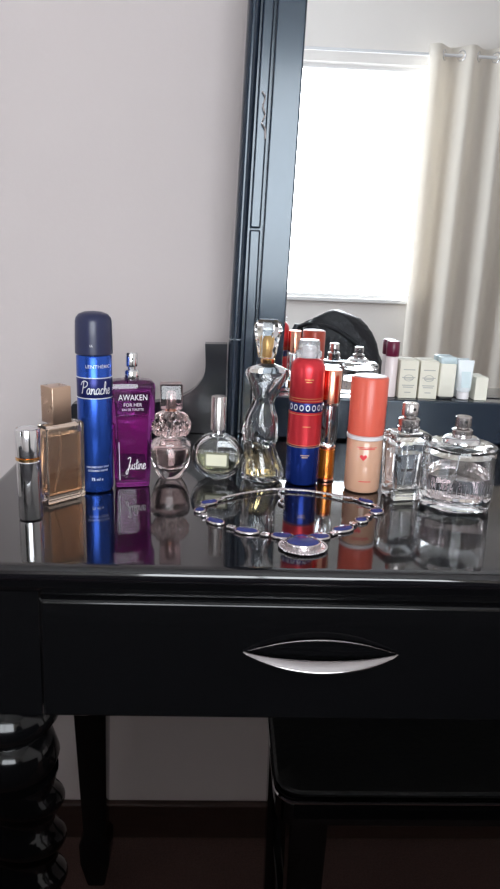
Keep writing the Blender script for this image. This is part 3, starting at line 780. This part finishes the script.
for (x, y), a, w_, ang in stones: stone(t, x, y, a, w_, ang)
px_, py_ = .0675, .0370
# pendant: rope rim, plate and big stone
b = B(); rs_ = []
for e, zz in ((.0155, .0), (.0165, .0006), (.0160, .0018), (.0115, .0026)):
    rs_.append([(px_-NX+e*1.12*math.cos(q), py_-NY+e*math.sin(q), zz) for q in [2*PI*k/40 for k in range(40)]])
rings(b, rs_); pd = fin('pendant', b, 'silver', t, smooth=50, label='round silver pendant with rope rim')
b = B()
for k in range(44):
    q = 2*PI*k/44; bmesh.ops.create_icosphere(b, subdivisions=1, radius=.0013, matrix=Matrix.Translation((px_-NX+.0168*1.12*math.cos(q), py_-NY+.0168*math.sin(q), .0016)))
fin('rope_rim', b, 'silver', pd, smooth=60)
b = B(); rs_ = []
for e, zz in ((.0128, .0022), (.0130, .0036), (.0126, .0052), (.0117, .0054), (.0115, .0046)):
    rs_.append([(px_-NX+e*1.15*math.cos(q), py_-NY+.001+e*.92*math.sin(q), zz) for q in [2*PI*k/40 for k in range(40)]])
rings(b, rs_); fin('bezel', b, 'silver', pd, smooth=50)
b = B(); rs_ = []
for e, zz in ((.0115, .0044), (.0113, .0056), (.0095, .0072), (.0060, .0082), (.0018, .0085)):
    rs_.append([(px_-NX+e*1.15*math.cos(q), py_-NY+.001+e*.92*math.sin(q), zz) for q in [2*PI*k/40 for k in range(40)]])
rings(b, rs_); fin('stone', b, 'lapis', pd, smooth=60, label='large oval blue stone')
links_ = [((-.0135, .1235), 60), ((-.0125, .1000), 100), ((.0105, .0740), -28), ((.0385, .0595), -14), ((.0965, .0655), 38), ((.1170, .0880), 50), ((.1345, .1085), 52), ((.1465, .1345), 95), ((-.0005, .1415), 35), ((.1310, .1530), 150)]
for (x, y), ang in links_:
    b = B(); rbox(b, .0036, .0026, .0, .0022, .0008, .0004)
    ca, sa = math.cos(R(ang)), math.sin(R(ang))
    for v in b.verts: v.co = Vector((v.co.x*ca-v.co.y*sa+x-NX, v.co.x*sa+v.co.y*ca+y-NY, v.co.z+.0002))
    fin('connector', b, 'silver', t)
def rope(name, pts):
    P_ = smooth_prof(pts, 10); b = B()
    for ph in (0, PI):
        L = []
        for i, p in enumerate(P_):
            q = P_[min(i+1, len(P_)-1)]; o_ = P_[max(i-1, 0)]
            d = Vector((q[0]-o_[0], q[1]-o_[1], 0)).normalized(); s_ = Vector((-d.y, d.x, 0)); a = i*1.25+ph
            L.append(Vector((p[0]-NX, p[1]-NY, .0019))+s_*.00075*math.cos(a)+Vector((0, 0, .00075*math.sin(a))))
        sweep(b, L, .00085, 6)
    return fin(name, b, 'silver', t, smooth=60)
rope('chain', [(.003, .1440), (.010, .1500), (.022, .1580), (.036, .1660), (.0514, .1728), (.062, .1745)])
rope('chain', [(.062, .1755), (.0743, .1740), (.0850, .1725), (.0936, .1701), (.108, .1630), (.1201, .1560), (.1285, .1545)])
b = B(); sweep(b, [(.062-NX+.0035*math.cos(2*PI*k/16), .1755-NY+.0028*math.sin(2*PI*k/16), .0018) for k in range(16)], .0007, 6, closed=True); fin('clasp', b, 'silver', t)
b = B(); sweep(b, smooth_prof([(.060-NX, .172-NY, .0012), (.0575-NX, .160-NY, .0012), (.060-NX, .150-NY, .0012), (.056-NX, .140-NY, .0012), (.060-NX, .131-NY, .0012)], 5), .0012, 6); fin('extender', b, 'silver', t)

# ------------------------------------------------------------------ small things on the mirror ledge
LZ = .8064; LY = .4000
G = 'toiletries on the mirror ledge'
t = thing('lotion_bottle', 'slim pale bottle with plum cap, leftmost on the mirror ledge', 'bottle', (.2145, LY, LZ), 0, G)
b = B(); lathe(b, [(.0068, 0), (.0078, .0008), (.0078, .050), (.0068, .052)], 28); fin('body', b, 'pale_pink', t, smooth=40)
b = B(); lathe(b, [(.0080, .0522), (.0084, .0528), (.0084, .0700), (.0076, .0712)], 28); fin('cap', b, 'plum', t, smooth=40, label='plum cap')
def carton(x0, x1, h, label, m='card', print_=True):
    t = thing('carton', label, 'box', ((x0+x1)/2, LY, LZ), 0, G)
    hw = (x1-x0)/2-.0008
    b = B(); rbox(b, hw, .0085, 0, h, .0004, .0004); fin('box', b, m, t, smooth=0)
    b = B(); rbox(b, hw-.0006, .0080, h+.0001, h+.0006, .0004, .0001); fin('lid_flap', b, m, t, smooth=0)
    if print_:
        yf = -.0087
        b = B(); vo = [b.verts.new((.0062*math.cos(2*PI*k/24), yf, h*.55+.0042*math.sin(2*PI*k/24))) for k in range(24)]; vi = [b.verts.new((.0054*math.cos(2*PI*k/24), yf, h*.55+.0035*math.sin(2*PI*k/24))) for k in range(24)]
        for k in range(24): b.faces.new([vo[k], vo[(k+1) % 24], vi[(k+1) % 24], vi[k]])
        for w_, z in ((.0075, .76), (.0085, .55), (.0060, .51), (.0078, .34), (.0065, .29), (.004, .15)):
            v = [b.verts.new(p) for p in ((-w_, yf, h*z), (w_, yf, h*z), (w_, yf, h*z+.0010), (-w_, yf, h*z+.0010))]; b.faces.new(v)
        link('print', b, 'grey_ink', t, smooth=0)
    return t
carton(.2235, .2485, .0475, 'ivory carton with faint grey print, beside the slim plum-capped bottle')
carton(.2495, .2745, .0475, 'ivory carton with faint grey print, beside the pale blue-capped bottle')
t = thing('lotion_bottle', 'ivory flat bottle with pale blue cap and dark foot on the mirror ledge', 'bottle', (.2865, LY, LZ), 0, G)
b = B(); rbox(b, .0092, .0070, 0, .0030, .002, .0006); fin('foot', b, 'dark_foot', t, label='dark foot')
b = B(); loft(b, [(.0032, .0098, .0072, .003), (.004, .0105, .0078, .003), (.044, .0105, .0078, .003), (.0455, .0095, .007, .003)]); fin('body', b, 'card2', t)
b = B(); loft(b, [(.0457, .0100, .0074, .003), (.0463, .0106, .0079, .003), (.0525, .0106, .0079, .003), (.0535, .0095, .007, .003)]); fin('cap', b, 'pale_blue', t, label='pale blue cap')
t = thing('toiletry_tube', 'white and pale blue tube standing on its cap on the mirror ledge', 'tube', (.3105, LY, LZ), 0, G)
b = B(); lathe(b, [(.0070, 0), (.0078, .0006), (.0078, .0095), (.0070, .0100)], 28); fin('cap', b, 'white_plastic', t)
b = B(); loft(b, [(.0102, .0080, .0076, .0075), (.012, .0092, .0082, .008), (.030, .0098, .0062, .0055), (.0465, .0105, .0015, .001), (.0500, .0106, .0008, .0006)]); tb = fin('body', b, 'tube_white', t, smooth=50)
b = B(); v = [b.verts.new(p) for p in ((-.006, -.0088, .016), (.006, -.0088, .016), (.006, -.0045, .036), (-.006, -.0045, .036))]; b.faces.new(v); b.faces.ensure_lookup_table()
for q in b.verts: q.co.y -= .0006
link('label_patch', b, 'pale_blue', tb, smooth=0, label='pale blue patch')
carton(.3225, .3400, .0290, 'small plain ivory carton, rightmost on the mirror ledge', 'card2', False)

# ------------------------------------------------------------------ light
W = bpy.data.worlds.new('sky'); S.world = W; W.use_nodes = True
bg = W.node_tree.nodes['Background']; bg.inputs[0].default_value = (.90, .95, 1.0, 1); bg.inputs[1].default_value = 14.0
L = bpy.data.lights.new('window_portal', 'AREA'); L.shape = 'RECTANGLE'; L.size = WX1-WX0; L.size_y = WZ1-WZ0
L.cycles.is_portal = True
lo = bpy.data.objects.new('window_portal', L); C.objects.link(lo)
lo.location = ((WX0+WX1)/2, YF-.16, (WZ0+WZ1)/2); lo.rotation_euler = (R(90), 0, 0)   # -Z faces +Y
L2 = L.copy(); L2.size = VY1-VY0; L2.size_y = VZ1-VZ0  # portal of the added left window
lo2 = bpy.data.objects.new('window_portal', L2); C.objects.link(lo2)
lo2.location = (XL-.11, (VY0+VY1)/2, (VZ0+VZ1)/2); lo2.rotation_euler = (R(90), 0, R(-90))

# ------------------------------------------------------------------ camera
pitch, yaw, roll, f = R(15), R(-2.5), R(2.3), 690
F = Vector((-math.sin(yaw)*math.cos(pitch), math.cos(yaw)*math.cos(pitch), -math.sin(pitch)))
R0 = Vector((math.cos(yaw), math.sin(yaw), 0)); U0 = R0.cross(F)
Rr = R0*math.cos(roll)+U0*math.sin(roll); U = -R0*math.sin(roll)+U0*math.cos(roll)
cd = bpy.data.cameras.new('camera'); cam = bpy.data.objects.new('camera', cd); C.objects.link(cam)
mt = Matrix((Rr, U, -F)).transposed().to_4x4(); mt.translation = (0, -.47, .97); cam.matrix_world = mt
cd.sensor_fit = 'VERTICAL'; cd.sensor_height = 36; cd.lens = f/889*36; cd.clip_start = .01
S.camera = cam
cy = S.cycles
cy.max_bounces = 20; cy.transmission_bounces = 18; cy.glossy_bounces = 8; cy.diffuse_bounces = 6; cy.transparent_max_bounces = 16
cy.sample_clamp_indirect = 12; cy.blur_glossy = .5
S.view_settings.view_transform = 'Standard'; S.view_settings.look = 'None'; S.view_settings.gamma = 1
S.view_settings.exposure = -0.12
